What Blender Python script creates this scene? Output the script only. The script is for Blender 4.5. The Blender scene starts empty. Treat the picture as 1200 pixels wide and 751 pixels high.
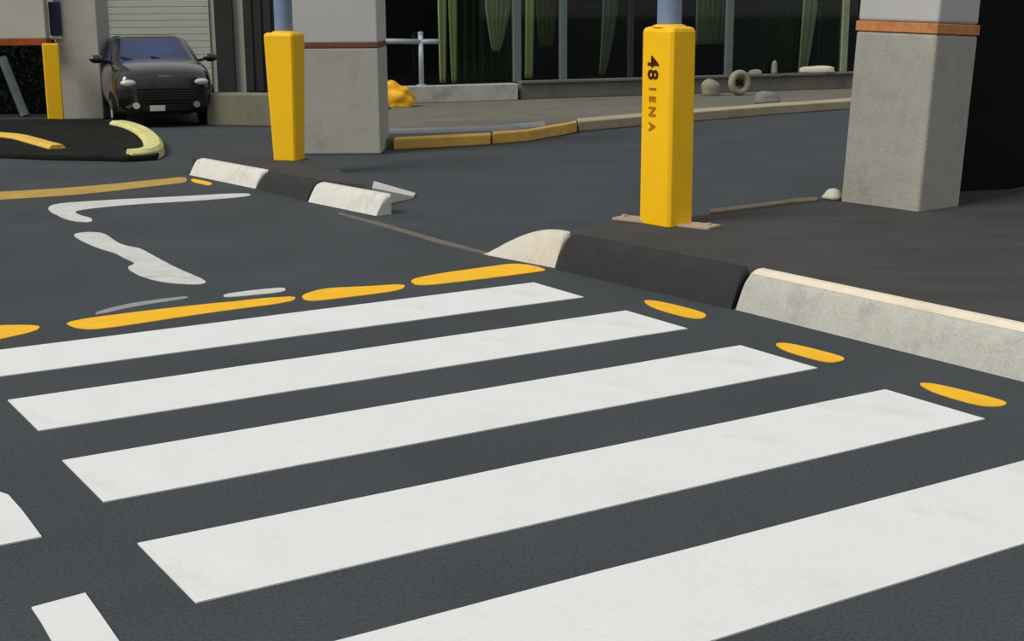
import bpy, bmesh, math, random
from mathutils import Vector, Matrix
random.seed(7)
C = bpy.context.scene
col = C.collection

# ------------------------------------------------------------------ camera
F_PX, PITCH, ROLL, CAM_H = 1604.0, 0.2220, -0.0063, 1.70
S = CAM_H / 1.5
R0 = Vector((1, 0, 0)); FW = Vector((0, math.cos(PITCH), -math.sin(PITCH))); U0 = Vector((0, math.sin(PITCH), math.cos(PITCH)))
RT = R0 * math.cos(ROLL) + U0 * math.sin(ROLL); UP = -R0 * math.sin(ROLL) + U0 * math.cos(ROLL)
cam = bpy.data.objects.new('camera', bpy.data.cameras.new('camera')); col.objects.link(cam)
cam.matrix_world = Matrix(((RT.x, UP.x, -FW.x, 0), (RT.y, UP.y, -FW.y, 0), (RT.z, UP.z, -FW.z, CAM_H), (0, 0, 0, 1)))
cam.data.sensor_width = 36; cam.data.sensor_fit = 'HORIZONTAL'; cam.data.lens = F_PX / 1200 * 36
cam.data.clip_end = 500
C.camera = cam

# ------------------------------------------------------------------ light
w = bpy.data.worlds.new('sky'); C.world = w; w.use_nodes = True
nt = w.node_tree; bg = nt.nodes['Background']
tc = nt.nodes.new('ShaderNodeTexCoord'); sp = nt.nodes.new('ShaderNodeSeparateXYZ'); rp = nt.nodes.new('ShaderNodeValToRGB')
nt.links.new(tc.outputs['Generated'], sp.inputs[0]); nt.links.new(sp.outputs['Z'], rp.inputs[0]); nt.links.new(rp.outputs[0], bg.inputs[0])
rp.color_ramp.elements[0].position = 0.0; rp.color_ramp.elements[0].color = (0.46, 0.46, 0.45, 1)
rp.color_ramp.elements[1].position = 0.6; rp.color_ramp.elements[1].color = (0.64, 0.66, 0.69, 1)
bg.inputs[1].default_value = 0.80
sun = bpy.data.objects.new('sun', bpy.data.lights.new('sun', 'SUN')); col.objects.link(sun)
sun.data.energy = 2.25; sun.data.angle = math.radians(28); sun.data.color = (1.0, 0.95, 0.86)
sun.rotation_euler = Vector((-0.85, -0.58, 0.98)).to_track_quat('Z', 'Y').to_euler()
C.view_settings.view_transform = 'Standard'; C.view_settings.look = 'None'
C.view_settings.exposure = 0.0; C.view_settings.gamma = 1.0; C.view_settings.use_curve_mapping = False

# ------------------------------------------------------------------ helpers
def ray(px, py):
    return FW * F_PX + RT * (px - 600) - UP * (py - 375.5)
def G(px, py, z=0.0):
    d = ray(px, py); t = (z - CAM_H) / d.z
    return Vector((d.x * t, d.y * t, z))
def lin(c):
    return tuple((v / 12.92 if v <= .04045 else ((v + .055) / 1.055) ** 2.4) for v in (x / 255 for x in c)) + (1,)
MATS = {}
def mat(name, rgb, rough=.7, spec=.3, metal=0., var=.12, scale=6., bump=0., bscale=60., speck=0., sscale=90., coat=0., stain=None, stain_amt=.3, stretch=None):
    """procedural surface: base colour broken up by noise, optional stains and fine speckle, optional bump"""
    if name in MATS: return MATS[name]
    m = bpy.data.materials.new(name); m.use_nodes = True; n = m.node_tree; b = n.nodes['Principled BSDF']
    tcn = n.nodes.new('ShaderNodeTexCoord'); src = tcn.outputs['Object']
    if stretch:
        mp = n.nodes.new('ShaderNodeMapping'); n.links.new(src, mp.inputs[0]); mp.inputs['Scale'].default_value = stretch; src = mp.outputs[0]
    base = lin(rgb)
    nz = n.nodes.new('ShaderNodeTexNoise'); nz.inputs['Scale'].default_value = scale; nz.inputs['Detail'].default_value = 6; n.links.new(src, nz.inputs['Vector'])
    r = n.nodes.new('ShaderNodeValToRGB'); n.links.new(nz.outputs[0], r.inputs[0])
    r.color_ramp.elements[0].position = .3; r.color_ramp.elements[1].position = .7
    r.color_ramp.elements[0].color = tuple(v * (1 - var) for v in base[:3]) + (1,)
    r.color_ramp.elements[1].color = tuple(min(1, v * (1 + var)) for v in base[:3]) + (1,)
    out = r.outputs[0]
    if stain:
        n2 = n.nodes.new('ShaderNodeTexNoise'); n2.inputs['Scale'].default_value = scale * .45; n2.inputs['Detail'].default_value = 8; n2.inputs['Roughness'].default_value = .7
        n.links.new(src, n2.inputs['Vector'])
        r2 = n.nodes.new('ShaderNodeValToRGB'); n.links.new(n2.outputs[0], r2.inputs[0])
        r2.color_ramp.elements[0].position = .52; r2.color_ramp.elements[0].color = (0, 0, 0, 1)
        r2.color_ramp.elements[1].position = .72; r2.color_ramp.elements[1].color = (stain_amt,) * 3 + (1,)
        mx = n.nodes.new('ShaderNodeMixRGB'); n.links.new(r2.outputs[0], mx.inputs[0]); n.links.new(out, mx.inputs[1]); mx.inputs[2].default_value = lin(stain); out = mx.outputs[0]
    if speck:
        n3 = n.nodes.new('ShaderNodeTexNoise'); n3.inputs['Scale'].default_value = sscale; n3.inputs['Detail'].default_value = 3; n.links.new(tcn.outputs['Object'], n3.inputs['Vector'])
        mr = n.nodes.new('ShaderNodeMapRange'); mr.inputs[1].default_value = .3; mr.inputs[2].default_value = .7; mr.inputs[3].default_value = 1 - speck; mr.inputs[4].default_value = 1 + speck
        n.links.new(n3.outputs[0], mr.inputs[0])
        mu = n.nodes.new('ShaderNodeMixRGB'); mu.blend_type = 'MULTIPLY'; mu.inputs[0].default_value = 1; n.links.new(out, mu.inputs[1]); n.links.new(mr.outputs[0], mu.inputs[2]); out = mu.outputs[0]
    n.links.new(out, b.inputs['Base Color'])
    b.inputs['Roughness'].default_value = rough; b.inputs['Specular IOR Level'].default_value = spec; b.inputs['Metallic'].default_value = metal
    b.inputs['Coat Weight'].default_value = coat; b.inputs['Coat Roughness'].default_value = .08
    if bump:
        n4 = n.nodes.new('ShaderNodeTexNoise'); n4.inputs['Scale'].default_value = bscale; n4.inputs['Detail'].default_value = 4; n.links.new(tcn.outputs['Object'], n4.inputs['Vector'])
        bp = n.nodes.new('ShaderNodeBump'); bp.inputs['Strength'].default_value = bump; bp.inputs['Distance'].default_value = .01
        n.links.new(n4.outputs[0], bp.inputs['Height']); n.links.new(bp.outputs[0], b.inputs['Normal'])
    MATS[name] = m; return m

asphalt = mat('asphalt', (70, 74, 77), .92, .12, var=.10, scale=1.1, bump=.25, bscale=140, speck=.22, sscale=75)
asph_isl = mat('island asphalt', (71, 71, 70), .92, .12, var=.14, scale=1.6, bump=.25, bscale=140, speck=.18, sscale=75, stretch=(1, 3, 1))
white = mat('white road paint', (228, 229, 229), .75, .2, var=.02, scale=4, speck=.03, sscale=60, stain=(188, 188, 184), stain_amt=.35, bump=.08, bscale=120)
wornwhite = mat('worn white road paint', (206, 207, 204), .8, .2, var=.07, scale=7, stain=(120, 120, 118), stain_amt=.5, speck=.05)
paleline = mat('faded line paint', (150, 150, 150), .85, .15, var=.12, scale=8, stain=(84, 84, 84), stain_amt=.6)
ylw_line = mat('yellow road paint', (247, 190, 38), .75, .2, var=.07, scale=8, stain=(205, 150, 40), stain_amt=.5)
ochre = mat('ochre road paint', (186, 152, 78), .8, .2, var=.12, scale=5, stain=(110, 95, 60), stain_amt=.5)
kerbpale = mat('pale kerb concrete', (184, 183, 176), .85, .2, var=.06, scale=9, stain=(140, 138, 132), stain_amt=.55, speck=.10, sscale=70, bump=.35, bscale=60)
kerbcream = mat('cream painted kerb', (208, 204, 190), .8, .2, var=.06, scale=8, stain=(176, 160, 120), stain_amt=.5, speck=.05, bump=.25)
kerbwhite = mat('white painted kerb', (216, 214, 206), .85, .2, var=.05, scale=9, stain=(150, 148, 140), stain_amt=.5, speck=.06, bump=.3)
kerbblack = mat('black painted kerb', (52, 52, 53), .8, .2, var=.12, scale=6, speck=.12, bump=.3, bscale=90)
concrete = mat('grey column concrete', (164, 162, 154), .9, .2, var=.07, scale=7, stain=(120, 120, 110), stain_amt=.4, speck=.10, sscale=55, bump=.3)
conc_hi = mat('light painted concrete', (186, 186, 184), .85, .2, var=.03, scale=3, speck=.03)
conc_dk = mat('column concrete shaded side', (96, 96, 82), .9, .2, var=.08, scale=4, speck=.06)  # unused: darker copy of the concrete for the column's shaded side
pillar_m = mat('beige grey concrete', (170, 169, 160), .9, .2, var=.06, scale=5, stain=(126, 124, 112), stain_amt=.4, speck=.07, bump=.2)
rust = mat('rust orange band', (198, 134, 84), .8, .2, var=.12, scale=14, stain=(120, 66, 34), stain_amt=.6)
rustdk = mat('dark rust band', (112, 72, 64), .8, .2, var=.15, scale=14)
yellow = mat('yellow guard paint', (255, 198, 12), .5, .35, var=.035, scale=5, stain=(214, 150, 20), stain_amt=.3, bump=.05, bscale=30)
pipe = mat('blue grey galvanised pipe', (124, 142, 172), .45, .5, metal=.15, var=.08, scale=8)
textm = mat('dark stencil ink', (72, 34, 18), .8, .1, var=.2, scale=40)
textf = mat('faded stencil ink', (176, 112, 20), .8, .1, var=.15, scale=40)
tanm = mat('tan plate', (176, 158, 138), .8, .2, var=.1, scale=20)
slab = mat('sidewalk concrete', (112, 110, 100), .9, .15, var=.10, scale=2.5, stain=(84, 82, 76), stain_amt=.5, speck=.08)
slabblue = mat('bluish paving band', (138, 142, 142), .9, .15, var=.08, scale=3, stain=(100, 102, 100), stain_amt=.4)
beige = mat('beige kerb stone', (172, 160, 132), .85, .2, var=.08, scale=3, stain=(120, 112, 92), stain_amt=.5)
gold = mat('golden kerb paint', (222, 178, 92), .8, .2, var=.12, scale=4, stain=(150, 100, 40), stain_amt=.6)
lowwall_m = mat('low wall stone', (112, 110, 104), .9, .15, var=.1, scale=3, stain=(70, 70, 66), stain_amt=.5)
lowpale = mat('pale low wall', (186, 184, 176), .9, .15, var=.1, scale=5, stain=(120, 118, 108), stain_amt=.6)
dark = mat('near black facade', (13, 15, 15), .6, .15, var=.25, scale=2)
darkgreen = mat('dark green curtain', (50, 62, 46), .9, .05, var=.2, scale=3, stretch=(1, 1, .1))
midgreen = mat('grey green curtain', (168, 184, 148), .9, .05, var=.15, scale=4, stretch=(1, 1, .1))
limegreen = mat('olive lime curtain', (206, 214, 150), .9, .05, var=.18, scale=4, stretch=(1, 1, .1))
greypole = mat('grey green metal', (104, 118, 116), .5, .4, var=.08, scale=8)
silver = mat('pale silver metal', (176, 186, 198), .4, .5, metal=.2, var=.06, scale=10)
garage = mat('garage shutter', (178, 181, 168), .7, .25, var=.03, scale=2)
wallgrey = mat('plastered grey wall', (172, 172, 160), .85, .2, var=.04, scale=2)
panelm = mat('pale cladding panel', (178, 178, 168), .75, .25, var=.03, scale=2)
doorgrey = mat('dark grey door', (46, 50, 48), .6, .3, var=.12, scale=3)
plinth = mat('plinth concrete', (122, 120, 104), .9, .15, var=.08, scale=4, stain=(90, 90, 74), stain_amt=.4)
navy = mat('navy enamel', (28, 34, 62), .4, .4, var=.1)
carpaint = mat('black car paint', (12, 13, 18), .22, .5, var=.05, coat=.8)
carglass = mat('blue tinted car glass', (10, 34, 84), .15, .5, var=.55, scale=2.2, coat=.3)
tyre = mat('tyre rubber', (16, 16, 17), .85, .2, var=.1)
trimblk = mat('black plastic trim', (13, 13, 14), .55, .3, var=.1)
chrome = mat('chrome', (190, 190, 190), .25, .5, metal=.9, var=.02)
lampm = mat('headlamp lens', (196, 198, 186), .2, .6, var=.05, coat=.5)
leafm = mat('dark ground cover leaves', (34, 44, 32), .8, .1, var=.4, scale=9)
limekerb = mat('pale yellow kerb paint', (218, 212, 146), .8, .2, var=.1, scale=6, stain=(150, 146, 90), stain_amt=.5)
stonem = mat('pale garden stone', (146, 142, 124), .9, .15, var=.14, scale=9, bump=.4, bscale=12)
tarp = mat('yellow tarpaulin', (240, 178, 40), .6, .3, var=.2, scale=7)
def glass():
    m = bpy.data.materials.new('window glass'); m.use_nodes = True; n = m.node_tree; n.nodes.remove(n.nodes['Principled BSDF'])
    t = n.nodes.new('ShaderNodeBsdfTransparent'); t.inputs[0].default_value = (.86, .9, .88, 1)
    g = n.nodes.new('ShaderNodeBsdfGlossy'); g.inputs['Roughness'].default_value = .03
    f = n.nodes.new('ShaderNodeFresnel'); f.inputs[0].default_value = 1.32
    x = n.nodes.new('ShaderNodeMixShader'); n.links.new(f.outputs[0], x.inputs[0]); n.links.new(t.outputs[0], x.inputs[1]); n.links.new(g.outputs[0], x.inputs[2])
    n.links.new(x.outputs[0], n.nodes['Material Output'].inputs[0]); return m
glassm = glass()

def tag(o, label=None, cat=None, group=None, kind=None):
    if label: o['label'] = label
    if cat: o['category'] = cat
    if group: o['group'] = group
    if kind: o['kind'] = kind
    return o
def empty(name, loc, rz=0.):
    o = bpy.data.objects.new(name, None); col.objects.link(o); o.location = loc; o.rotation_euler = (0, 0, rz); o.empty_display_size = .2; return o
def link(name, bm, m, parent=None, smooth=False, bevel=0., sub=0, loc=None, rz=0.):
    bmesh.ops.recalc_face_normals(bm, faces=bm.faces)
    me = bpy.data.meshes.new(name); bm.to_mesh(me); bm.free(); me.materials.append(m)
    o = bpy.data.objects.new(name, me); col.objects.link(o)
    if loc is not None: o.location = loc; o.rotation_euler = (0, 0, rz)
    if parent: o.parent = parent
    if smooth:
        for p in me.polygons: p.use_smooth = True
    if bevel:
        b = o.modifiers.new('bevel', 'BEVEL'); b.width = bevel; b.segments = 3; b.limit_method = 'ANGLE'
    if sub:
        s = o.modifiers.new('sub', 'SUBSURF'); s.levels = sub; s.render_levels = sub
    return o
def recentre(o, p):
    """move a mesh object's origin to p (world) without moving its surface"""
    p = Vector(p)
    for v in o.data.vertices: v.co -= p
    o.location = p; return o
def box(bm, x0, x1, y0, y1, z0, z1, M=None):
    v = [bm.verts.new(Vector(c)) for c in ((x0, y0, z0), (x1, y0, z0), (x1, y1, z0), (x0, y1, z0), (x0, y0, z1), (x1, y0, z1), (x1, y1, z1), (x0, y1, z1))]
    if M is not None:
        for q in v: q.co = M @ q.co
    for f in ((0, 3, 2, 1), (4, 5, 6, 7), (0, 1, 5, 4), (1, 2, 6, 5), (2, 3, 7, 6), (3, 0, 4, 7)): bm.faces.new([v[i] for i in f])
    return v
def prism(bm, pts, z0, z1):
    """polygon of world xy points extruded from z0 to z1"""
    a = [bm.verts.new((p[0], p[1], z0)) for p in pts]; b = [bm.verts.new((p[0], p[1], z1)) for p in pts]
    n = len(pts); bm.faces.new(a[::-1]); bm.faces.new(b)
    for i in range(n): bm.faces.new((a[i], a[(i + 1) % n], b[(i + 1) % n], b[i]))
def loft(bm, rings, close=True):
    vs = [[bm.verts.new(p) for p in r] for r in rings]; n = len(vs[0])
    for a, b in zip(vs, vs[1:]):
        for i in range(n): bm.faces.new((a[i], a[(i + 1) % n], b[(i + 1) % n], b[i]))
    if close: bm.faces.new(vs[0][::-1]); bm.faces.new(vs[-1])
def ring(cx, cy, z, r, n=24, ph=0., ry=None):
    ry = r if ry is None else ry
    return [Vector((cx + r * math.cos(ph + 2 * math.pi * i / n), cy + ry * math.sin(ph + 2 * math.pi * i / n), z)) for i in range(n)]
def tube(bm, a, b, r, n=14, r2=None):
    a = Vector(a); b = Vector(b); r2 = r if r2 is None else r2; d = (b - a).normalized()
    x = d.orthogonal().normalized(); y = d.cross(x)
    loft(bm, [[p + (x * math.cos(2 * math.pi * i / n) + y * math.sin(2 * math.pi * i / n)) * q for i in range(n)] for p, q in ((a, r), (b, r2))])
def rough_outline(pts, step=.12, amp=.01):
    out = []
    for i, p in enumerate(pts):
        q = pts[(i + 1) % len(pts)]; d = q - p; k = max(1, int(d.length / step)); nrm = Vector((-d.y, d.x, 0)).normalized()
        for j in range(k):
            out.append(p + d * j / k + (nrm * random.uniform(-amp, amp) if j else Vector()))
    return out
def chaikin(pts, n=2):
    for _ in range(n):
        out = []
        for i, p in enumerate(pts):
            q = pts[(i + 1) % len(pts)]; out += [p.lerp(q, .22), p.lerp(q, .78)]
        pts = out
    return pts
def paint(name, px, m, label, cat='road marking', group=None, z=0., t=.004, step=.12, amp=.006, world=None):
    pts = [Vector(p).to_3d() for p in world] if world else [G(x, y, z) for x, y in px]
    if name != 'crosswalk_stripe' and name != 'gutter_joint': pts = chaikin(pts)
    bm = bmesh.new(); prism(bm, [(p.x, p.y) for p in rough_outline(pts, step, amp)], z, z + t)
    o = link(name, bm, m); c = sum(pts, Vector()) / len(pts); c.z = z; recentre(o, c)
    return tag(o, label, cat, group)

HK = .232; HL = .175                                     # kerb height
KD = Vector((-.59, .81, 0)).normalized()      # along the kerb, away from the camera
KN = Vector((KD.y, -KD.x, 0))                 # from the road onto the island

# ------------------------------------------------------------------ large structure: ground, islands, walls
bm = bmesh.new(); prism(bm, [(-300, -400), (300, -400), (300, 200), (-300, 200)], -.3, 0)
tag(link('road_surface', bm, asphalt), 'dark grey asphalt road surface under the crosswalk and the driveway', 'road', kind='structure')

RK = G(862, 363) + (G(1330, 480) - G(862, 363)) * 2.6
right_front = [RK, G(1190, 445), G(862, 364), G(650, 317)]
bk = [G(712, 259, HK), G(835, 250, HK), G(985, 229, HK), G(1400, 175, HK)]
rf_in = [p + KN * .15 for p in right_front]
top = [(p.x, p.y) for p in (rf_in + [rf_in[3] + KD * .12 + KN * .1] + bk + [Vector((12, 12, 0)), Vector((12, 0, 0))])]
bm = bmesh.new(); prism(bm, top, 0, HK - .006)
tag(link('island_paving', bm, asph_isl), 'raised dark asphalt island carrying the middle yellow bollard and right column', 'paved island', kind='structure')
li = [G(225, 184, HL), G(300, 196, HL), G(360, 208, HL), G(428, 216, HL), G(395, 197, HL), G(352, 182, HL), G(250, 178, HL)]
bm = bmesh.new(); prism(bm, [(p.x, p.y) for p in li], 0, HL - .006)
tag(link('island_paving', bm, asph_isl), 'narrow raised asphalt strip carrying the left yellow bollard', 'paved island', kind='structure')

# far sidewalk in front of the facade
SZ = .13
fk = [G(440, 178), G(600, 168), G(680, 154), G(800, 143), G(1000, 128), G(1200, 108)]
bm = bmesh.new(); prism(bm, [(p.x, p.y + .28) for p in fk] + [(24, 36), (-2.0, 30), (-2.0, fk[0].y + .3)], 0, SZ)
tag(link('sidewalk', bm, slab), 'grey tan concrete sidewalk before the dark glazed facade', 'sidewalk', kind='structure')

# facade frame
FA = G(455, 121, SZ); FB = G(985, 103, SZ); FE = (FB - FA).normalized(); FN = Vector((FE.y, -FE.x, 0))   # FN points to the camera
def onf(px, py, off=0.):
    """point where the pixel's ray meets the vertical facade plane moved 'off' towards the camera -> (s, z)"""
    d = ray(px, py); o = Vector((0, 0, CAM_H)); P0 = FA + FN * off
    t = (P0 - o).dot(FN) / d.dot(FN); h = o + d * t
    return (h - P0).dot(FE), h.z
def fbox(bm, s0, s1, z0, z1, o0, o1):
    M = Matrix(((FE.x, FN.x, 0, FA.x), (FE.y, FN.y, 0, FA.y), (0, 0, 1, 0), (0, 0, 0, 1)))
    return box(bm, s0, s1, o0, o1, z0, z1, M)
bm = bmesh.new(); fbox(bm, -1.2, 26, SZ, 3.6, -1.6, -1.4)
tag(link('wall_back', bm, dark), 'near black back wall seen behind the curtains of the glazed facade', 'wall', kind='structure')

# left building: shutter wall
WY = 29.2
bm = bmesh.new(); box(bm, -22, -1.9, WY, WY + .4, 0, 3.6)
tag(link('wall_left', bm, wallgrey), 'pale grey plastered wall behind the parked black car', 'wall', kind='structure')
bm = bmesh.new()
xa, xb = G(118, 108).x / G(118, 108).y * WY, G(250, 108).x / G(250, 108).y * WY
nsl = 22
for i in range(nsl):
    z = .02 + i * .14; box(bm, xa, xb, WY - .035, WY, z, z + .132)
box(bm, xa, xb, WY - .02, WY, 0, 3.12)
tag(link('door_1', bm, garage, bevel=.008), 'pale grey green roller shutter door behind the black car', 'door', kind='structure')
bm = bmesh.new(); box(bm, xb + .12, xb + .5, WY - .1, WY, 0, 3.1)
dd = link('door_2', bm, doorgrey, bevel=.01); tag(dd, 'tall narrow dark grey door right of the roller shutter', 'door', kind='structure')
bm = bmesh.new(); box(bm, xb + .72, xb + 1.75, WY - .1, WY, 0, 3.1)
for k in range(5): box(bm, xb + .76 + k * .2, xb + .90 + k * .2, WY - .13, WY - .1, .1, 3.0)
tag(link('door_3', bm, doorgrey, bevel=.006), 'wide dark panelled door left of the beige grey pillar', 'door', kind='structure')
bm = bmesh.new(); xs = G(117, 108).x / G(117, 108).y * WY
box(bm, xs - .02, xs + .16, WY - .12, WY - .06, 1.28, 3.3)
tag(link('trim_1', bm, doorgrey), 'dark vertical strip above the black car', 'trim', kind='structure')

# right dark wall
cc = G(1076, 247, HK)
a = cc + KN * .42 + KD * .82; bm = bmesh.new()
wd = (G(1200, 220, HK) - a).normalized(); wn = Vector((-wd.y, wd.x, 0))
pts = [a, a + wd * 9, a + wd * 9 + wn * .3, a + wn * .3]
prism(bm, [(p.x, p.y) for p in pts], HK - .01, 3.6)
tag(link('wall_right', bm, dark), 'near black wall behind the right concrete column', 'wall', kind='structure')

# ------------------------------------------------------------------ columns
def column(name, corner, ex, ey, lx, ly, z0, zb, ztop, m_low, m_up, m_band, band_h, label, taper=0., tilt=0.):
    """rectangular column: corner = nearest corner, ex/ey unit axes; lower shaft, painted band, upper shaft"""
    root = empty(name, (corner.x, corner.y, z0), math.atan2(ex.y, ex.x)); tag(root, label, 'column')
    sgn = 1 if ex.cross(ey).z > 0 else -1
    def shaft(a, b, g, n, m, bev):
        bm = bmesh.new(); k = taper
        def rg(z, q): return [Vector((-g - q, sgn * (-g - q), z)), Vector((lx + g + q, sgn * (-g - q), z)), Vector((lx + g + q, sgn * (ly + g + q), z)), Vector((-g - q, sgn * (ly + g + q), z))]
        loft(bm, [rg(a - z0, k * (a - z0)), rg(b - z0, k * (b - z0))]); link(n, bm, m, root, bevel=bev)
    shaft(z0 - (.06 if tilt else 0), zb, 0, 'shaft', m_low, .025)
    shaft(zb, zb + band_h, .004, 'painted_band', m_band, .006)
    shaft(zb + band_h, ztop, -.004, 'upper_shaft', m_up, .025)
    if tilt: root.rotation_euler = (Matrix.Rotation(math.radians(tilt), 3, 'Y') @ root.rotation_euler.to_matrix()).to_euler()
    return root
zb_r = 1.523
column('concrete_column', cc, KD, KN, .658 * S, .44 * S, HK - .006, zb_r + .0, 3.6, concrete, conc_hi, rust, .075,
       'thick grey concrete column with an orange band, at right on the raised island', tilt=2.6)
pc = G(447, 181)
column('concrete_pillar', pc, Vector((-1, 0, 0)), Vector((0, 1, 0)), .93 * S, 1.0 * S, 0, 1.135 * S, 3.6, pillar_m, conc_hi, rustdk, .05,
       'wide beige grey pillar with a thin dark red band behind the left yellow bollard')
lc = G(122, 140)
column('concrete_column', lc, Vector((-1, 0, 0)), Vector((0, 1, 0)), .62 * S, .6 * S, 0, 2.5, 3.6, pillar_m, conc_hi, rustdk, .05,
       'plain grey concrete column left of the black car')

# ------------------------------------------------------------------ kerbs
PROF = [(0, 0), (.02, .25), (.045, .55), (.07, .8), (.095, .93), (.13, .99), (.15, 1.0), (.17, .99), (.17, 0)]
def kerb(name, p0, p1, m, label, hfun=None, hk=None, n=24, width=1., group='kerb pieces'):
    d = (p1 - p0); L = d.length; d = d / L; nn = Vector((d.y, -d.x, 0)) if d.y > 0 else Vector((-d.y, d.x, 0))
    bm = bmesh.new(); rings = []
    ts = [0, .004, .015] + [.03 + .94 * i / n for i in range(n + 1)] + [.985, .996, 1]
    for t in ts:
        h = (hfun(t) if hfun else 1.) * (hk or HK)
        e = min(t, 1 - t) * L; rr = 1 - .16 * max(0, 1 - e / .03) ** 2
        rings.append([p0 + d * (L * t) + nn * (u * width * (rr if u > .16 else 1)) + Vector((0, 0, z * h * rr)) for u, z in PROF])
    loft(bm, rings); o = link(name, bm, m, smooth=True)
    o.data.polygons.foreach_set('use_smooth', [True] * len(o.data.polygons))
    es = o.modifiers.new('split', 'EDGE_SPLIT'); es.split_angle = math.radians(50)
    recentre(o, (p0 + p1) / 2)
    return tag(o, label, 'kerb', None)
kr = kerb('kerb_stone', RK, G(862, 363), kerbpale, 'long pale concrete kerb stone along the right edge of the road')
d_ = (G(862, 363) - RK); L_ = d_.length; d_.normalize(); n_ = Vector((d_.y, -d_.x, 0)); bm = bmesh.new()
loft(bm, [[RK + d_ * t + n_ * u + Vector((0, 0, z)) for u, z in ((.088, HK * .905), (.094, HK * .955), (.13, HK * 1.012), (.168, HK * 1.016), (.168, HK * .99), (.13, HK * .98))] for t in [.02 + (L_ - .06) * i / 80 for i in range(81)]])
o = link('edge_highlight', bm, mat('cream edge highlight', (232, 220, 198), .8, .2, var=.05, scale=9, stain=(196, 180, 146), stain_amt=.5), kr); tag(o, 'warm cream highlight painted along the top edge'); o.matrix_parent_inverse = Matrix.Translation(-Vector(kr.location))  # bright highlight on the kerb top, painted in as a cream strip
kerb('kerb_stone', G(856, 362.5), G(652, 316), kerbblack, 'black painted kerb section in front of the middle yellow bollard')
def dip(t): return 1 - max(0, (t - .15) / .85) ** 1.8 * .93
kerb('kerb_stone', G(650, 314), G(566, 298), kerbcream, 'cream kerb end sloping down to the driveway, left of the black kerb', hfun=dip)
kw = kerb('kerb_stone', G(441, 253), G(361, 236.5), kerbwhite, 'white kerb block at the right end of the left island', hk=HL)
kerb('kerb_stone', G(359, 236), G(301, 222), kerbblack, 'black painted kerb section at the foot of the left yellow bollard', hk=HL)
kerb('kerb_stone', G(299, 221), G(222, 205), kerbwhite, 'white kerb block with a yellow stained end at far left of the island', hk=HL)
# yellow stain on that block's end, its own painted wedge on the road
paint('yellow_paint_patch', [(224, 209), (250, 214.5), (246, 218), (224, 213)], ylw_line, 'small yellow paint patch at the left foot of the white kerb block')
# tapering return behind the white block
bm = bmesh.new()
p = [G(438, 212, HL), G(487, 226, .02), G(484, 230, .02), G(436, 220, HL)]
lo = [Vector((q.x, q.y, 0)) for q in p]
vt = [bm.verts.new(q) for q in p]; vb = [bm.verts.new(q) for q in lo]
bm.faces.new(vt); bm.faces.new(vb[::-1])
for i in range(4): bm.faces.new((vb[i], vb[(i + 1) % 4], vt[(i + 1) % 4], vt[i]))
o = link('kerb_return', bm, kerbwhite, kw); o.matrix_parent_inverse = Matrix.Translation(-Vector(kw.location))
# driveway joint
paint('gutter_joint', [(398, 249), (450, 262), (520, 282), (575, 297), (572, 299), (515, 285.5), (446, 265), (396, 251)], mat('joint filler', (112, 106, 96), .9, .1, stain=(80, 76, 70), stain_amt=.5),
      'thin brownish joint line across the driveway between the two kerbs', 'pavement joint', t=.003, amp=.003)
# island back edging
def edging(px, wpx, m, name, label, z, h=.02, cat='edging'):
    a = [G(x, y, z) for x, y in px]; b = [G(x, y + wpx, z) for x, y in px][::-1]
    bm = bmesh.new(); prism(bm, [(q.x, q.y) for q in a + b], z - .01, z + h); o = link(name, bm, m, bevel=.004)
    recentre(o, a[0]); return tag(o, label, cat)
edging([(832, 248), (880, 242), (925, 236), (958, 233)], 4, mat('brown edging stone', (118, 108, 96), .9, .1, var=.15, scale=4, stain=(70, 66, 62), stain_amt=.6), 'edging_strip',
       'thin brownish edging strip between the middle bollard and the right column', HK - .006)
edging([(1122, 236), (1155, 229), (1200, 221)], 3, mat('dark edging stone', (74, 72, 66), .9, .1, var=.12, scale=4), 'edging_strip', 'thin grey edging strip at the foot of the black wall, right edge', HK - .006)
def stone(name, c, rx, ry, rz, m, label, seed=0, cat='stone'):
    rnd = random.Random(seed); bm = bmesh.new(); bmesh.ops.create_icosphere(bm, subdivisions=3, radius=1)
    ph = [rnd.uniform(0, 6) for _ in range(4)]
    for v in bm.verts:
        n = v.co.copy(); k = 1 + .12 * math.sin(3 * n.x + ph[0]) + .1 * math.sin(4 * n.y + ph[1]) + .08 * math.sin(5 * n.z + ph[2])
        v.co = Vector((n.x * rx * k, n.y * ry * k, max(n.z * rz * k, -rz * .55) + rz * .55))
    o = link(name, bm, m, smooth=True, loc=c); return tag(o, label, cat)
stone('kerb_fragment', G(976, 234, HK - .006), .085, .06, .05, kerbcream, 'small cream stone fragment at the left foot of the right column', 4)

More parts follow.
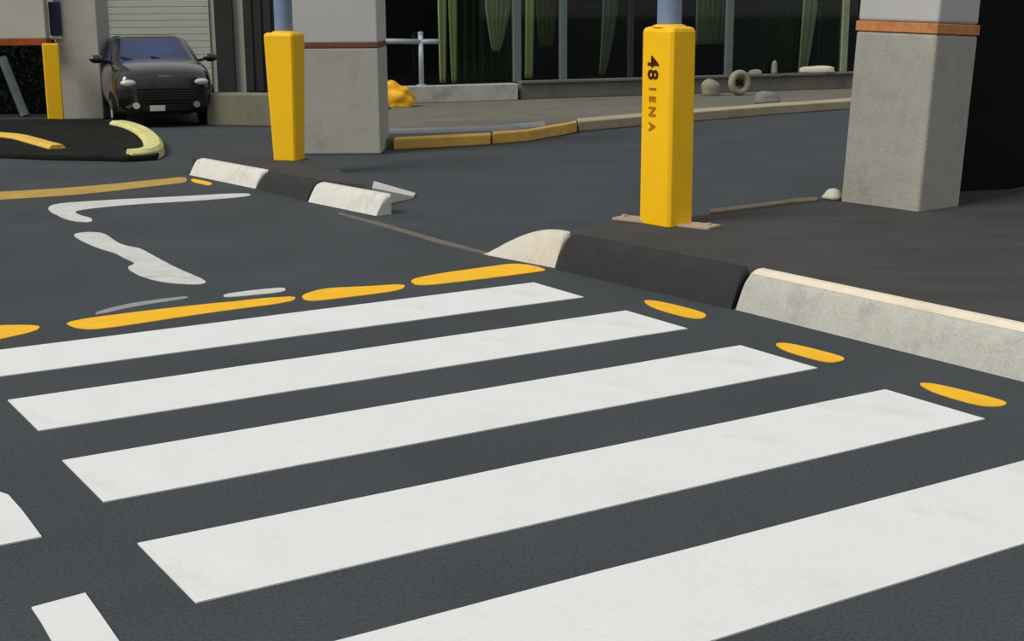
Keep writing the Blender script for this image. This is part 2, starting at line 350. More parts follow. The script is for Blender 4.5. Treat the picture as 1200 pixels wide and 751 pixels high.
# ------------------------------------------------------------------ bollards
def bollard(px, py, zt, wx, wy, taper, rot, pr, label, plate=False, base=HK):
    c = G(px, py, base - .006); root = empty('bollard', c, rot); tag(root, label, 'bollard')
    h = zt - c.z; bm = bmesh.new()
    def rg(z, k, g=0):
        a, b = wx / 2 * k - g, wy / 2 * k - g; ch = .022
        return [Vector(q) for q in ((a - ch, -b, z), (a, -b + ch, z), (a, b - ch, z), (a - ch, b, z), (-a + ch, b, z), (-a, b - ch, z), (-a, -b + ch, z), (-a + ch, -b, z))]
    loft(bm, [rg(0, 1), rg(h * .5, 1 + taper * .55), rg(h - .035, 1 + taper), rg(h - .01, 1 + taper, .008), rg(h, 1 + taper, .03)])
    link('guard_sleeve', bm, yellow, root, bevel=.006)
    bm = bmesh.new(); tube(bm, (0, 0, 0.01), (0, 0, 3.5 - c.z), pr, 28); link('pipe_post', bm, pipe, root, smooth=False)
    bm = bmesh.new(); rings = [ring(0, 0, h - .004, pr + .035), ring(0, 0, h + .008, pr + .03), ring(0, 0, h + .016, pr + .004)]; loft(bm, rings); link('collar', bm, yellow, root)
    if plate:
        bm = bmesh.new(); bpm = Matrix.Rotation(math.atan2(-.45, .57) - rot, 4, 'Z'); box(bm, -.40, .40, -.085, .085, 0, .02, bpm); link('base_plate', bm, tanm, root, bevel=.004)
        for sx in (-.35, .35):
            q = bpm @ Vector((sx, 0, 0)); bm = bmesh.new(); loft(bm, [ring(q.x, q.y, z, .018, 6) for z in (.018, .036)]); link('bolt', bm, tanm, root)
    return root, h
kang = math.atan2(KD.y, KD.x)      # local x runs along the kerb
# local -y... the face that looks to the road is local +y
BW = (.322, .24)
b1, h1 = bollard(780, 262, 1.592, BW[0], BW[1], -.02, kang, .084, 'yellow square steel bollard guard with dark vertical lettering, on the middle of the right island', plate=True)
def letters(root, wy, face_sign, items):
    for ch, xx, z, size, m in items:
        cu = bpy.data.curves.new('letter', 'FONT'); cu.body = ch; cu.size = size * .86; cu.align_x = 'CENTER'; cu.align_y = 'CENTER'; cu.extrude = .002; cu.offset = .003
        t = bpy.data.objects.new('tmp', cu); col.objects.link(t); dg = bpy.context.evaluated_depsgraph_get(); dg.update()
        me = bpy.data.meshes.new_from_object(t.evaluated_get(dg)); bpy.data.objects.remove(t); me.materials.clear(); me.materials.append(m)
        o = bpy.data.objects.new('stencil_letter', me); col.objects.link(o); o.parent = root
        o.rotation_euler = (math.radians(90), math.radians(90), math.radians(180)) if face_sign > 0 else (math.radians(90), math.radians(90), 0)
        o.location = (xx, wy / 2 * face_sign + face_sign * .0015, z)
zz = lambda py: (268 - py) / (268 - 31) * (1.592 - HK)
letters(b1, BW[1], 1, [('4', .03, zz(71), .18, textm), ('8', .03, zz(86), .165, textm), ('I', .03, zz(103), .11, textf), ('E', .03, zz(115), .10, textf), ('N', .03, zz(130), .11, textf), ('A', .03, zz(148), .10, textf)])
b2, h2 = bollard(339, 187, 1.50, .27, .23, .28, kang + .62, .095, 'yellow steel bollard guard on the left island before the wide pillar', base=HL)

# ------------------------------------------------------------------ crosswalk
e = Vector((.852, .5235, 0)).normalized(); p4 = Vector((-1.09, 3.73, 0)) * S; pitch = Vector((.46, -.76, 0)) * S; wv = Vector((.262, -.413, 0)) * S
names = {-3: 'farthest white crosswalk stripe, next to the broken yellow line', -2: 'second white crosswalk stripe counting from the far yellow line',
         -1: 'third white crosswalk stripe counting from the far yellow line', 0: 'fourth white crosswalk stripe, beside the rightmost yellow dash at its far end', 1: 'nearest white crosswalk stripe, running off the lower right of the frame'}
L = 3.045 * S
for k in range(-3, 2):
    o0 = p4 + pitch * k
    paint('crosswalk_stripe', None, white, names[k], 'crosswalk stripe', 'white crosswalk stripes', world=[o0, o0 + e * L, o0 + e * L + wv, o0 + wv], step=.35, amp=.004, t=.005)
paint('crosswalk_stripe', [(-60, 592), (-4, 576), (10, 581), (26, 599), (49, 630), (-60, 652)], white, 'cut off white stripe end with a rounded corner at the left edge of frame', 'crosswalk stripe', amp=.002, t=.005)
paint('crosswalk_stripe', [(37, 713), (100, 696), (180, 812), (98, 812)], white, 'short white bar at the lower left corner of the crosswalk', 'crosswalk stripe', amp=.002, t=.005)

# ------------------------------------------------------------------ yellow and white road lines
paint('yellow_line', [(-20, 382), (48, 381), (44, 388), (0, 398), (-20, 402)], ylw_line, 'yellow line piece cut off by the left edge of the frame')
paint('yellow_line', [(73, 377), (200, 361), (347, 346), (345, 354), (250, 366), (115, 387), (88, 385)], ylw_line, 'longest yellow line piece, left of centre along the far crosswalk stripe', amp=.012)
paint('yellow_line', [(353, 346), (380, 338), (430, 336), (476, 333), (472, 340), (430, 346), (372, 353), (356, 352)], ylw_line, 'ragged short yellow line piece between the two long yellow pieces', amp=.02)
paint('yellow_line', [(478, 328), (520, 320), (565, 314), (600, 309), (624, 311), (642, 317), (630, 319), (560, 328), (490, 336)], ylw_line, 'yellow line piece ending at the foot of the cream kerb end', amp=.01)
paint('yellow_dash', [(752, 352), (772, 353), (828, 367), (826, 374), (806, 373), (764, 361)], ylw_line, 'yellow dash nearest the black kerb, by the second stripe', amp=.008)
paint('yellow_dash', [(906, 403), (924, 402), (988, 418), (990, 423), (970, 426), (920, 412)], ylw_line, 'middle yellow dash along the pale kerb, by the third stripe', amp=.005)
paint('yellow_dash', [(1074, 449), (1096, 450), (1150, 463), (1182, 472), (1174, 477), (1146, 476), (1092, 460)], ylw_line, 'rightmost yellow dash along the pale kerb, by the fourth stripe', amp=.005)
paint('pale_line', [(112, 366), (150, 356), (218, 347), (222, 350), (160, 359), (112, 370)], paleline, 'faint grey line behind the left part of the longest yellow piece', amp=.01)
paint('pale_line', [(262, 345), (300, 340), (334, 337), (335, 342), (300, 346), (262, 349)], wornwhite, 'short faded white line just behind the longest yellow piece', amp=.01)
paint('ochre_line', [(-30, 226), (6, 225), (100, 219), (200, 209), (219, 207.5), (219, 214), (200, 216), (100, 228), (6, 234), (-30, 236)], ochre, 'long ochre line running from left edge to the white kerb block', amp=.02, step=.3)
paint('white_line', [(62, 239), (120, 235), (200, 231), (290, 226), (296, 230), (240, 235), (150, 240), (86, 247), (92, 252), (108, 256), (108, 261), (80, 259), (54, 246)], wornwhite, 'worn white line with a short hooked end below the ochre line', amp=.008)
paint('white_arrow', [(84, 275), (100, 272), (122, 273), (138, 285), (150, 289), (164, 291), (182, 301), (208, 315), (244, 330), (236, 334), (196, 332), (166, 325), (147, 314), (160, 309), (146, 303), (136, 297), (118, 292), (96, 283)], wornwhite,
      'worn white arrow shaped marking lying slantwise on the left lane', amp=.008)

# ------------------------------------------------------------------ far kerb, paving bands
def strip(px, h, m, name, label, depth, cat='kerb', z0=0.):
    a = [G(x, y, z0) for x, y in px]; b = [Vector((q.x, q.y + depth, z0)) for q in a][::-1]
    bm = bmesh.new(); prism(bm, [(q.x, q.y) for q in a + b], z0, z0 + h); o = link(name, bm, m, bevel=.02); recentre(o, a[0]); return tag(o, label, cat)
strip([(461, 176), (520, 173), (575, 170)], .14, gold, 'kerb_stone', 'golden yellow kerb right of the wide pillar', .3)
strip([(577, 169.5), (620, 166), (668, 157), (676, 155)], .15, gold, 'kerb_stone', 'golden kerb piece bending up to the middle of the far sidewalk', .3)
strip([(678, 154.5), (800, 143.5), (900, 135), (1010, 127)], .15, beige, 'kerb_stone', 'long beige kerb of the far sidewalk right of the golden piece', .6)
strip([(448, 158), (520, 156), (590, 153), (640, 148)], .006, slabblue, 'paving_band', 'bluish grey paving band just behind the golden kerb', .9, 'paving band', SZ)

# ------------------------------------------------------------------ facade: low walls, mullions, panes, curtains
def fx(px, off=0.): return onf(px, 60, off)[0]
def fz(px, py, off=0.): return onf(px, py, off)[1]
bm = bmesh.new(); fbox(bm, fx(452), fx(599), SZ, fz(560, 98), .02, .30)
tag(link('low_wall', bm, lowpale, bevel=.015), 'short pale low wall under the left green curtains', 'low wall')
bm = bmesh.new(); fbox(bm, fx(604), fx(1010), SZ, fz(700, 95), .02, .22); 
lw = link('low_wall', bm, lowwall_m, bevel=.015); tag(lw, 'long dark grey low wall below the facade right of the pale one', 'low wall')
bm = bmesh.new(); fbox(bm, fx(604), fx(1010), fz(700, 95), fz(700, 95) + .05, 0.0, .27); link('coping', bm, beige if False else lowwall_m, lw, bevel=.01)
ztop = 3.4
def mullion(px, wpx, m, label, z0=None):
    s0, s1 = fx(px - wpx / 2), fx(px + wpx / 2); bm = bmesh.new(); zb = fz(700, 95) if z0 is None else z0
    fbox(bm, s0, s1, zb, ztop, -.04, .06); o = link('mullion', bm, m, bevel=.008)
    recentre(o, FA + FE * s0 + Vector((0, 0, zb - FA.z))); return tag(o, label, 'window mullion')
mullion(605, 9, greypole, 'grey metal mullion where the pale low wall ends', fz(700, 97) + .06)
mullion(659, 8, greypole, 'grey green mullion between the second and third panes', fz(700, 95) + .05)
mullion(738, 6, doorgrey, 'dark mullion just left of the middle bollard', fz(700, 95) + .05)
mullion(853, 8, greypole, 'grey green mullion above the pale round stone wheel', fz(700, 95) + .05)
mullion(988, 7, mat('pale sage metal', (140, 150, 120), .6, .3), 'pale sage mullion beside the right concrete column', fz(700, 95) + .05)
edges = [(440, 600), (610, 654), (664, 734), (742, 848), (858, 984), (993, 1150)]
for i, (a_, b_) in enumerate(edges):
    bm = bmesh.new(); fbox(bm, fx(a_), fx(b_), (fz(560, 98) if i == 0 else fz(700, 95) + .05), ztop, 0, .012)
    o = link('window_%d' % (i + 1), bm, glassm); tag(o, kind='structure')
def curtain(top_px, bot_px, ybot, m, label, folds=5, off=-.35, amp=.035, ragged=.0, zt=3.2):
    """pleated hanging cloth between two px intervals (at the frame's top and at its own lower end)"""
    (a0, a1), (b0, b1) = top_px, bot_px; zb = onf((b0 + b1) / 2, ybot, off)[1]; ztf = onf((a0 + a1) / 2, 8, off)[1]
    nS, nZ = folds * 8, 26; bm = bmesh.new(); g = {}
    for j in range(nZ + 1):
        q = j / nZ; z = zb + (zt - zb) * q
        k = min(1, (z - zb) / max(.01, ztf - zb)); k = k ** .8
        l = onf(b0, 60, off)[0] * (1 - k) + onf(a0, 60, off)[0] * k; r = onf(b1, 60, off)[0] * (1 - k) + onf(a1, 60, off)[0] * k
        for i in range(nS + 1):
            u = i / nS; dpt = off + amp * math.sin(u * folds * 2 * math.pi) * (.5 + .5 * q)
            zz_ = z + (ragged * math.sin(u * folds * 2 * math.pi + 1) * (1 - q))
            for t_, dd_ in ((0, 0), (1, -.008)):
                g[i, j, t_] = bm.verts.new(FA + FE * (l + (r - l) * u) + FN * (dpt + dd_) + Vector((0, 0, zz_ - FA.z)))
    for j in range(nZ):
        for i in range(nS):
            bm.faces.new((g[i, j, 0], g[i + 1, j, 0], g[i + 1, j + 1, 0], g[i, j + 1, 0])); bm.faces.new((g[i, j, 1], g[i, j + 1, 1], g[i + 1, j + 1, 1], g[i + 1, j, 1]))
    for j in range(nZ):
        for i in (0, nS): bm.faces.new((g[i, j, 0], g[i, j + 1, 0], g[i, j + 1, 1], g[i, j, 1]))
    for i in range(nS):
        for j in (0, nZ): bm.faces.new((g[i, j, 0], g[i + 1, j, 0], g[i + 1, j, 1], g[i, j, 1]))
    o = link('curtain', bm, m, smooth=True); c = FA + FE * onf((b0 + b1) / 2, 60, off)[0] + FN * off; recentre(o, (c.x, c.y, zb)); return tag(o, label, 'curtain', 'curtains behind the facade glass')
curtain((534, 604), (534, 602), 98, darkgreen, 'wide dark green curtain behind the pale low wall', 7, off=-.6)
curtain((514, 524), (515, 522), 97, limegreen, 'left one of the two narrow lime green curtains by the railing', 2)
curtain((526, 536), (529, 534), 97, limegreen, 'right one of the two narrow lime green curtains by the railing', 2)
curtain((569, 599), (577, 586), 60, midgreen, 'short grey green curtain gathered to a point above the pale low wall', 5, ragged=.02)
curtain((616, 626), (615, 624), 92, limegreen, 'narrow lime curtain right of the mullion at the pale wall end', 2)
curtain((628, 652), (632, 648), 55, mat('moss curtain', (100, 106, 60), .9, .05, var=.3), 'short moss green curtain in the second window bay', 4, ragged=.02)
curtain((706, 724), (702, 709), 88, mat('dim green curtain', (124, 138, 118), .9, .05, var=.2), 'dim green curtain drawn to a slanting narrow foot left of the bollard', 3)
curtain((815, 850), (815, 848), 52, mat('olive grey curtain', (120, 132, 98), .9, .05, var=.15), 'short olive grey curtain right of the middle bollard', 6)
curtain((858, 940), (858, 938), 88, darkgreen, 'wide dark green curtain above the pale stones', 12, off=-.5)
curtain((939, 956), (936, 946), 84, midgreen, 'pale grey green curtain narrowing down, left of the right column', 3)
curtain((958, 984), (958, 982), 82, darkgreen, 'dark green curtain panel directly left of the right column', 5, off=-.5)
# railing on the low wall
root = empty('railing', FA + FE * fx(493) + Vector((0, 0, fz(560, 98) - FA.z)))
root.location = FA + FE * fx(493, .15) + FN * .16 + Vector((0, 0, fz(560, 98) - FA.z))
tag(root, 'silver railing with one post and a top rail on the pale low wall', 'railing')
hz_ = onf(493, 40, .16)[1] - root.location.z
bm = bmesh.new(); tube(bm, (0, 0, 0), (0, 0, hz_), .045, 18); link('post', bm, silver, root, smooth=True)
bm = bmesh.new(); loft(bm, [ring(0, 0, z, r) for z, r in ((hz_, .05), (hz_ + .03, .05), (hz_ + .045, .02))]); link('post_cap', bm, silver, root)
zr = onf(470, 49, .16)[1] - root.location.z
for sx, nme in ((-.95, 'rail'), (.36, 'rail')):
    bm = bmesh.new(); tube(bm, (0, 0, zr), FE * sx + Vector((0, 0, zr + (.02 if sx < 0 else -.005))), .045, 16); link(nme, bm, silver, root, smooth=True)
bm = bmesh.new(); loft(bm, [ring(0, 0, z, r) for z, r in ((0, .09), (.02, .09), (.03, .05))]); link('foot', bm, silver, root)
# yellow tarpaulin bundle
bm = bmesh.new(); bmesh.ops.create_icosphere(bm, subdivisions=5, radius=1); rnd = random.Random(3); phs = [rnd.uniform(0, 6.3) for _ in range(9)]
for v in bm.verts:
    n = v.co.copy(); k = 1 + .14 * math.sin(3 * n.x + phs[0] + 2 * n.z) + .16 * abs(math.sin(3 * n.y + 3.5 * n.z + phs[1])) + .05 * math.sin(6 * n.x - 5 * n.z + phs[2])
    tall = 1 + .45 * max(0, -n.x)
    v.co = Vector((n.x * .26 * k, n.y * .2 * k, max(-.12, n.z * .24 * k * tall) + .12))
c = G(468, 125, SZ); o = link('tarpaulin', bm, tarp, smooth=True, loc=c); tag(o, 'crumpled yellow tarpaulin heap on the sidewalk beside the wide pillar', 'tarpaulin')
bm = bmesh.new(); prevs = [(-.30, 0, .98), (-.24, .02, .62), (-.17, 0, .30), (-.1, 0, .2)]
for q, r in zip(prevs, prevs[1:]): tube(bm, q, r, .018, 8)
link('hanging_strap', bm, tarp, o)
# round stone wheel (rim, hub, spokes) + stones at the foot of the right facade
c = G(866, 112, SZ); root = empty('stone_wheel', c, math.atan2(FE.y, FE.x)); tag(root, 'round pale stone wheel with a dark hub leaning on the low wall', 'stone wheel')
zc = .24
def torus(bm, R, r, M, N=36, n=14):
    vs = [[bm.verts.new(M @ Vector(((R + r * math.cos(b)) * math.cos(a), r * math.sin(b), (R + r * math.cos(b)) * math.sin(a)))) for b in (2 * math.pi * j / n for j in range(n))] for a in (2 * math.pi * i / N for i in range(N))]
    for i in range(N):
        for j in range(n): bm.faces.new((vs[i][j], vs[(i + 1) % N][j], vs[(i + 1) % N][(j + 1) % n], vs[i][(j + 1) % n]))
bm = bmesh.new(); torus(bm, .175, .065, Matrix.Translation((0, 0, zc))); link('rim', bm, stonem, root, smooth=True)
bm = bmesh.new(); tube(bm, (0, -.04, zc), (0, .04, zc), .07, 20); link('hub', bm, trimblk, root)
for k in range(6):
    a = k * math.pi / 3; bm = bmesh.new(); tube(bm, (.05 * math.cos(a), 0, zc + .05 * math.sin(a)), (.15 * math.cos(a), 0, zc + .15 * math.sin(a)), .018, 8); link('spoke', bm, stonem, root)
stone('stone', G(833, 112, SZ), .19, .15, .2, stonem, 'pale lumpy stone beside the middle bollard, left of the stone wheel', 11)
stone('stone', G(899, 121, SZ), .24, .16, .13, mat('grey stone', (128, 128, 124), .9, .1, var=.15, scale=8), 'flat grey stone lying in front of the stone wheel', 12)
zl = fz(700, 95) + .05
def on_ledge(px, off=.14): q = FA + FE * fx(px, off) + FN * off; return Vector((q.x, q.y, zl))
stone('stone', on_ledge(908), .07, .06, .16, stonem, 'small upright stone on the low wall behind the stone wheel', 13)
stone('stone', on_ledge(885), .16, .07, .06, stonem, 'low long stone on the wall just right of the stone wheel', 14)
stone('stone', on_ledge(957), .36, .08, .085, kerbcream, 'long bright cream stone on the low wall beside the right column', 15)

# ------------------------------------------------------------------ left background: plinth, panel, post, lamp, hedge, island
a = G(243, 147); b = G(345, 149); bm = bmesh.new(); hpl = .43 * S
prism(bm, [(a.x, a.y), (b.x, b.y), (b.x, b.y + .5), (a.x, a.y + .5)], 0, hpl); o = link('low_wall', bm, plinth, bevel=.02); recentre(o, a)
tag(o, 'beige grey low wall between the black car and left bollard', 'low wall')
# signboard panel on yellow post
py_ = G(65, 143).y
xl = G(-60, 143).x; xr = G(65, 143).x
root = empty('canopy_panel', (G(65, 143).x - .1, py_ + .35, 0)); tag(root, 'pale cladding panel with a rust red lower rail at the upper left edge', 'panel')
z0p = 1.06 * S
x1p = (G(56, 143).x) - root.location.x; x0p = -3.2
bm = bmesh.new(); box(bm, x0p, x1p, -.1, .1, z0p + .12, 3.4); link('panel', bm, panelm, root, bevel=.01)
bm = bmesh.new(); box(bm, x0p, x1p + .02, -.14, .12, z0p + .01, z0p + .12); link('rail', bm, mat('rust red rail', (150, 78, 40), .8, .2, var=.2, scale=9), root, bevel=.01)
bm = bmesh.new(); box(bm, x0p, x0p + .2, -.09, .09, 0, z0p + .12); link('support', bm, panelm, root, bevel=.01)
# the yellow post
c = G(66, 143); root = empty('yellow_post', (c.x, c.y, 0), .3); tag(root, 'yellow square post at the far left under the pale panel', 'post')
bm = bmesh.new(); hp = 1.10 * S; box(bm, -.125, .125, -.125, .125, 0, hp); link('post_body', bm, yellow, root, bevel=.02)
bm = bmesh.new(); box(bm, -.15, .15, -.15, .15, 0, .05); link('post_base', bm, kerbcream, root, bevel=.01)
# lamp on column
q = G(80, 140); root = empty('wall_lamp', (q.x, q.y - .05, 1.30)); tag(root, 'navy wall lamp with a pale underside on the left column', 'wall lamp')
bm = bmesh.new(); box(bm, -.16, .03, -.05, .05, 0.06, .6); link('housing', bm, navy, root, bevel=.02)
bm = bmesh.new(); box(bm, -.13, .02, -.04, .04, 0.0, .06); link('diffuser', bm, conc_hi, root, bevel=.01)
# leafy things
def leaves(name, n, fn, size, m, label, cat, kind='stuff'):
    rnd = random.Random(5); bm = bmesh.new()
    for i in range(n):
        p, nrm = fn(rnd); up = Vector((rnd.gauss(0, 1), rnd.gauss(0, 1), rnd.gauss(0, 1))).normalized(); t = nrm.cross(up)
        if t.length < .1: continue
        t.normalize(); u = nrm.cross(t).normalized(); s_ = size * rnd.uniform(.6, 1.3)
        v = [bm.verts.new(p - t * s_), bm.verts.new(p + u * s_ * .45 + nrm * s_ * .1), bm.verts.new(p + t * s_), bm.verts.new(p - u * s_ * .45 + nrm * s_ * .1)]
        bm.faces.new(v)
    o = link(name, bm, m); return tag(o, label, cat, kind=kind)
hx0, hx1 = -11.5, G(70, 135).x; hy = 24.2
def hf(r):
    k = r.random(); x = r.uniform(hx0, hx1); z = r.uniform(.05, 1.25)
    if k < .7: return Vector((x, hy + r.uniform(-.08, .1), z)), Vector((r.gauss(0, .4), -1, r.gauss(0, .4))).normalized()
    return Vector((x, hy + r.uniform(0, .9), 1.2 + r.uniform(-.05, .1))), Vector((r.gauss(0, .4), r.gauss(0, .4), 1)).normalized()
root = empty('hedge', (hx1 - 1.5, hy + .4, 0)); tag(root, 'dark clipped hedge behind the yellow post at far left', 'hedge')
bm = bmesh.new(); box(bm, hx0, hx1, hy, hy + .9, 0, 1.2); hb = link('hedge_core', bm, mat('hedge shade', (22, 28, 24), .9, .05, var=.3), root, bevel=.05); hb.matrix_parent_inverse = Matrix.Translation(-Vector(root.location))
hl = leaves('hedge_leaves', 5000, hf, .05, leafm, None, None); hl.parent = root; hl.matrix_parent_inverse = Matrix.Translation(-Vector(root.location))
# slanted pale pole in front of the hedge
b0 = G(46, 133); bm = bmesh.new(); lean = [(-.02, 0, 0), (-.42, .25, .98)]
tube(bm, lean[0], lean[1], .075, 14); o = link('leaning_pole', bm, mat('bluish grey pole paint', (140, 150, 150), .6, .3), smooth=False, loc=(b0.x, hy - .55, 0)); tag(o, 'pale grey pole leaning left against the hedge beside the yellow post', 'pole')
# planted island with painted kerb
nose = [(-80, 151), (6, 145), (60, 144), (110, 145), (140, 149), (160, 154), (178, 162), (188, 172), (190, 181), (184, 188), (150, 190), (120, 189), (60, 188), (-80, 182)]
pts = [G(x, y, 0) for x, y in nose]
bm = bmesh.new(); prism(bm, [(p.x, p.y) for p in pts], 0, .07); o = link('planting_bed', bm, mat('dark bed soil', (34, 37, 34), .9, .05, var=.25, scale=3, speck=.2, sscale=40), bevel=.02)
tag(o, 'dark rounded traffic island bed at left before the grey column', 'planting bed', kind='structure')
def curb_path(px, wid, h, m, name, label):
    p = [G(x, y, 0) for x, y in px]
    for _ in range(2):
        q_ = [p[0]]
        for a_, b_ in zip(p, p[1:]): q_ += [a_.lerp(b_, .25), a_.lerp(b_, .75)]
        p = q_ + [p[-1]]
    bm = bmesh.new(); rings = []
    for i, q in enumerate(p):
        d = (p[min(i + 1, len(p) - 1)] - p[max(i - 1, 0)]).normalized(); nn = Vector((-d.y, d.x, 0))
        rings.append([q + nn * (wid * u) + Vector((0, 0, h * z)) for u, z in ((-.5, 0), (-.46, .7), (-.3, 1), (.3, 1), (.46, .7), (.5, 0))])
    loft(bm, rings); o = link(name, bm, m, smooth=False); recentre(o, p[len(p) // 2]); return tag(o, label, 'kerb')
curb_path([(138, 151), (152, 154), (164, 159), (173, 165), (179, 172), (181, 179), (178, 184), (168, 187), (152, 188)], .26, .13, limekerb, 'island_kerb', 'curved pale yellow kerb round the nose of the left traffic island')
curb_path([(-40, 163), (6, 166), (24, 168), (44, 174), (68, 181)], .22, .12, mat('warm yellow kerb', (226, 186, 84), .8, .2, var=.1, stain=(150, 110, 60), stain_amt=.4), 'island_kerb', 'short yellow kerb piece on the left traffic island, cut by the frame edge')

# ------------------------------------------------------------------ car
cpx = G(196, 149); yaw = math.atan2(-.90, .34)
fwd = Vector((math.cos(yaw), math.sin(yaw), 0))
car = empty('car', cpx - fwd * 1.70, yaw); tag(car, 'black car parked nose forward before the roller shutter', 'car')
HW = .735
st = [(-1.86, .55, .42, .66, .78), (-1.80, .66, .30, .72, .92), (-1.5, .73, .22, .76, .97), (-1.0, .75, .20, .76, .96), (-.3, .76, .19, .77, .95), (.4, .76, .19, .77, .95),
      (.85, .755, .20, .76, .95), (1.25, .745, .21, .74, .92), (1.55, .72, .22, .70, .87), (1.74, .66, .24, .64, .80), (1.82, .58, .30, .58, .70)]
bm = bmesh.new(); rings = []
for x, hw, zb, zm, zt in st:
    zm *= 1.07; zt = zt * 1.07 + (.02 if x > 0 else 0)
    half = [(0, zb), (hw * .8, zb), (hw * .96, zb + .1), (hw, (zb + zm) / 2), (hw, zm), (hw * .93, zm + (zt - zm) * .65), (hw * .8, zt - .01), (hw * .4, zt + .015), (0, zt + .02)]
    rings.append([Vector((x, -y, z)) for y, z in half] + [Vector((x, y, z)) for y, z in half[-2:0:-1]])
loft(bm, rings); link('body', bm, carpaint, car, smooth=True, sub=2)
# cabin
cb = [(-1.62, .93, .60, 1), (-1.2, .93, .69, 0)]
bm = bmesh.new()
base = [(.80, .60), (.62, .67), (-.6, .69), (-1.55, .62)]; roof = [(.12, .46), (.02, .54), (-.7, .56), (-1.25, .50)]
r0 = [Vector((x, -y, .98)) for x, y in base] + [Vector((x, y, .98)) for x, y in base[::-1]]
r1 = [Vector((x, -y, 1.36)) for x, y in roof] + [Vector((x, y, 1.36)) for x, y in roof[::-1]]
r2 = [Vector((x * .9 - .05, y * .82, 1.405)) for x, y in [(v.x, v.y) for v in r1]]
loft(bm, [r0, r1, r2]); link('cabin', bm, carpaint, car, bevel=.03)
def slabq(name, q, t, m, par=car, bevel=.008):
    q = [Vector(v) for v in q]; n = (q[1] - q[0]).cross(q[3] - q[0]).normalized(); c = sum(q, Vector()) / 4
    if n.dot(c - Vector((-.4, 0, .8))) < 0: n = -n
    bm = bmesh.new(); loft(bm, [[v - n * .005 for v in q], [v + n * t for v in q]]); return link(name, bm, m, par, bevel=bevel)
def mix(a, b, t): return Vector(a) * (1 - t) + Vector(b) * t
FL, FR, TL, TR = Vector((.80, .60, .98)), Vector((.80, -.60, .98)), Vector((.12, .46, 1.36)), Vector((.12, -.46, 1.36))
slabq('windshield', [mix(mix(FL, FR, .03), TL, .06), mix(mix(FR, FL, .03), TR, .06), mix(FR, mix(TR, TL, .04), .95), mix(FL, mix(TL, TR, .04), .95)], .012, carglass)
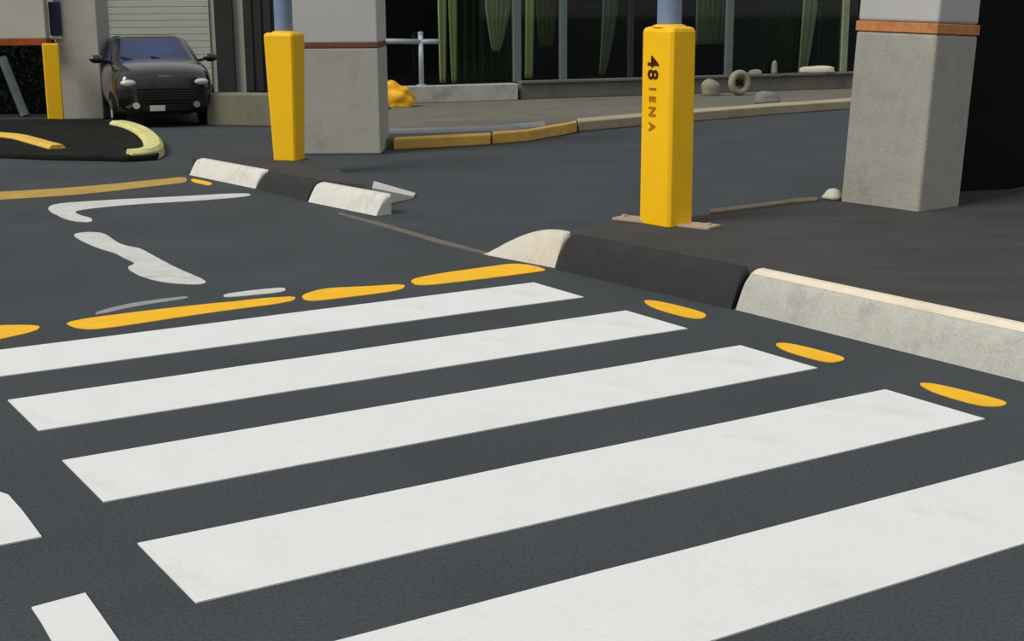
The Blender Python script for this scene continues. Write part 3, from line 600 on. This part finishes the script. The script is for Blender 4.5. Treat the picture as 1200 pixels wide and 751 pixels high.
for s_ in (1, -1):
    B0, B1, B2 = Vector((.60, s_ * .672, 1.01)), Vector((-.36, s_ * .690, 1.01)), Vector((-1.38, s_ * .645, 1.01)); T0, T1, T2 = Vector((.02, s_ * .548, 1.33)), Vector((-.38, s_ * .562, 1.33)), Vector((-1.12, s_ * .52, 1.33))
    slabq('side_window', [mix(B0, B1, .06), mix(B1, B0, .03), mix(T1, T0, .05), mix(T0, T1, .08)], .010, carglass)
    slabq('side_window', [mix(B1, B2, .05), mix(B2, B1, .08), mix(T2, T1, .08), mix(T1, T2, .05)], .010, carglass)
    # mirror
    bm = bmesh.new(); bmesh.ops.create_uvsphere(bm, u_segments=16, v_segments=10, radius=1)
    for v in bm.verts: v.co = Vector((v.co.x * .06, v.co.y * .11, v.co.z * .07)) + Vector((.55, s_ * .87, 1.05))
    mm = link('wing_mirror', bm, carpaint, car, smooth=True)
    bm = bmesh.new(); tube(bm, (.55, s_ * .66, 1.0), (.55, s_ * .80, 1.03), .022, 8); link('mirror_arm', bm, trimblk, mm)
    # headlight
    bm = bmesh.new(); bmesh.ops.create_uvsphere(bm, u_segments=20, v_segments=12, radius=1)
    for v in bm.verts: v.co = Vector((v.co.x * .09, v.co.y * .135, v.co.z * .065)) + Vector((1.73 , s_ * .51, .71))
    link('headlight', bm, lampm, car, smooth=True)
    bm = bmesh.new(); tube(bm, (1.76, s_ * .44, .36), (1.845, s_ * .44, .36), .05, 16); link('fog_light', bm, lampm if s_ < 0 else chrome, car)
    for wx_ in (1.15, -1.15):
        wr = .29; bm = bmesh.new(); rr = [(wr * .62, -.09), (wr * .93, -.10), (wr, -.075), (wr, .075), (wr * .93, .10), (wr * .62, .09)]
        N = 32; vs = [[bm.verts.new((wx_ + r * math.cos(2 * math.pi * i / N), s_ * .655 + y, .29 + r * math.sin(2 * math.pi * i / N))) for r, y in rr] for i in range(N)]
        for i in range(N):
            for j in range(len(rr)): bm.faces.new((vs[i][j], vs[i][(j + 1) % len(rr)], vs[(i + 1) % N][(j + 1) % len(rr)], vs[(i + 1) % N][j]))
        wl = link('wheel', bm, tyre, car, smooth=False)
        bm = bmesh.new(); tube(bm, (wx_, s_ * .60, .29), (wx_, s_ * .735, .29), .175, 24)
        for k in range(5):
            a = k * 2 * math.pi / 5; tube(bm, (wx_ + .04 * math.cos(a), s_ * .74, .29 + .04 * math.sin(a)), (wx_ + .16 * math.cos(a), s_ * .74, .29 + .16 * math.sin(a)), .02, 6)
        link('wheel_rim', bm, chrome, wl)
        # arch
        bm = bmesh.new(); n_ = 18; prev = []
        rings_ = []
        for i in range(n_ + 1):
            a = math.pi * i / n_; rings_.append([Vector((wx_ + r * math.cos(a), s_ * .70 + y, .29 + r * math.sin(a))) for r, y in ((.31, -.02), (.36, -.02), (.36, .07), (.31, .07))])
        loft(bm, rings_); link('wheel_arch', bm, trimblk, car)
bm = bmesh.new(); box(bm, 1.79, 1.85, -.42, .42, .44, .63)
gr = link('grille', bm, trimblk, car, bevel=.01)
for k in range(4):
    bm = bmesh.new(); box(bm, 1.855, 1.868, -.40, .40, .455 + k * .037, .467 + k * .037); link('grille_bar', bm, mat('dark chrome', (70, 70, 72), .3, .5, metal=.6), gr)
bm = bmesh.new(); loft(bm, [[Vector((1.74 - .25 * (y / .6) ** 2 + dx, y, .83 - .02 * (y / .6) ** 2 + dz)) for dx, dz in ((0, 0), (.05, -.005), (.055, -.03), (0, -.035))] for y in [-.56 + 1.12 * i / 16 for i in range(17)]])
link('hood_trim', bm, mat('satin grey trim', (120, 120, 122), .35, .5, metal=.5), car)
bm = bmesh.new(); loft(bm, [[Vector((1.72 - .28 * (abs(y) / .7) ** 2.5 + dx, y, .22 + dz)) for dx, dz in ((-.1, 0), (.10, 0), (.13, .05), (.13, .14), (.08, .18), (-.1, .18))] for y in [-.70 + 1.40 * i / 20 for i in range(21)]])
link('bumper', bm, trimblk, car, smooth=False, bevel=.01)
bm = bmesh.new(); box(bm, 1.85, 1.862, -.25, -.03, .27, .36); link('number_plate', bm, lampm, car, bevel=.004)
for s_ in (.28, -.18):
    bm = bmesh.new(); tube(bm, (.83, s_, .995), (.66, s_ - .34, 1.085), .009, 6); link('wiper', bm, trimblk, car)
car.scale = (1, 1.02, .96)
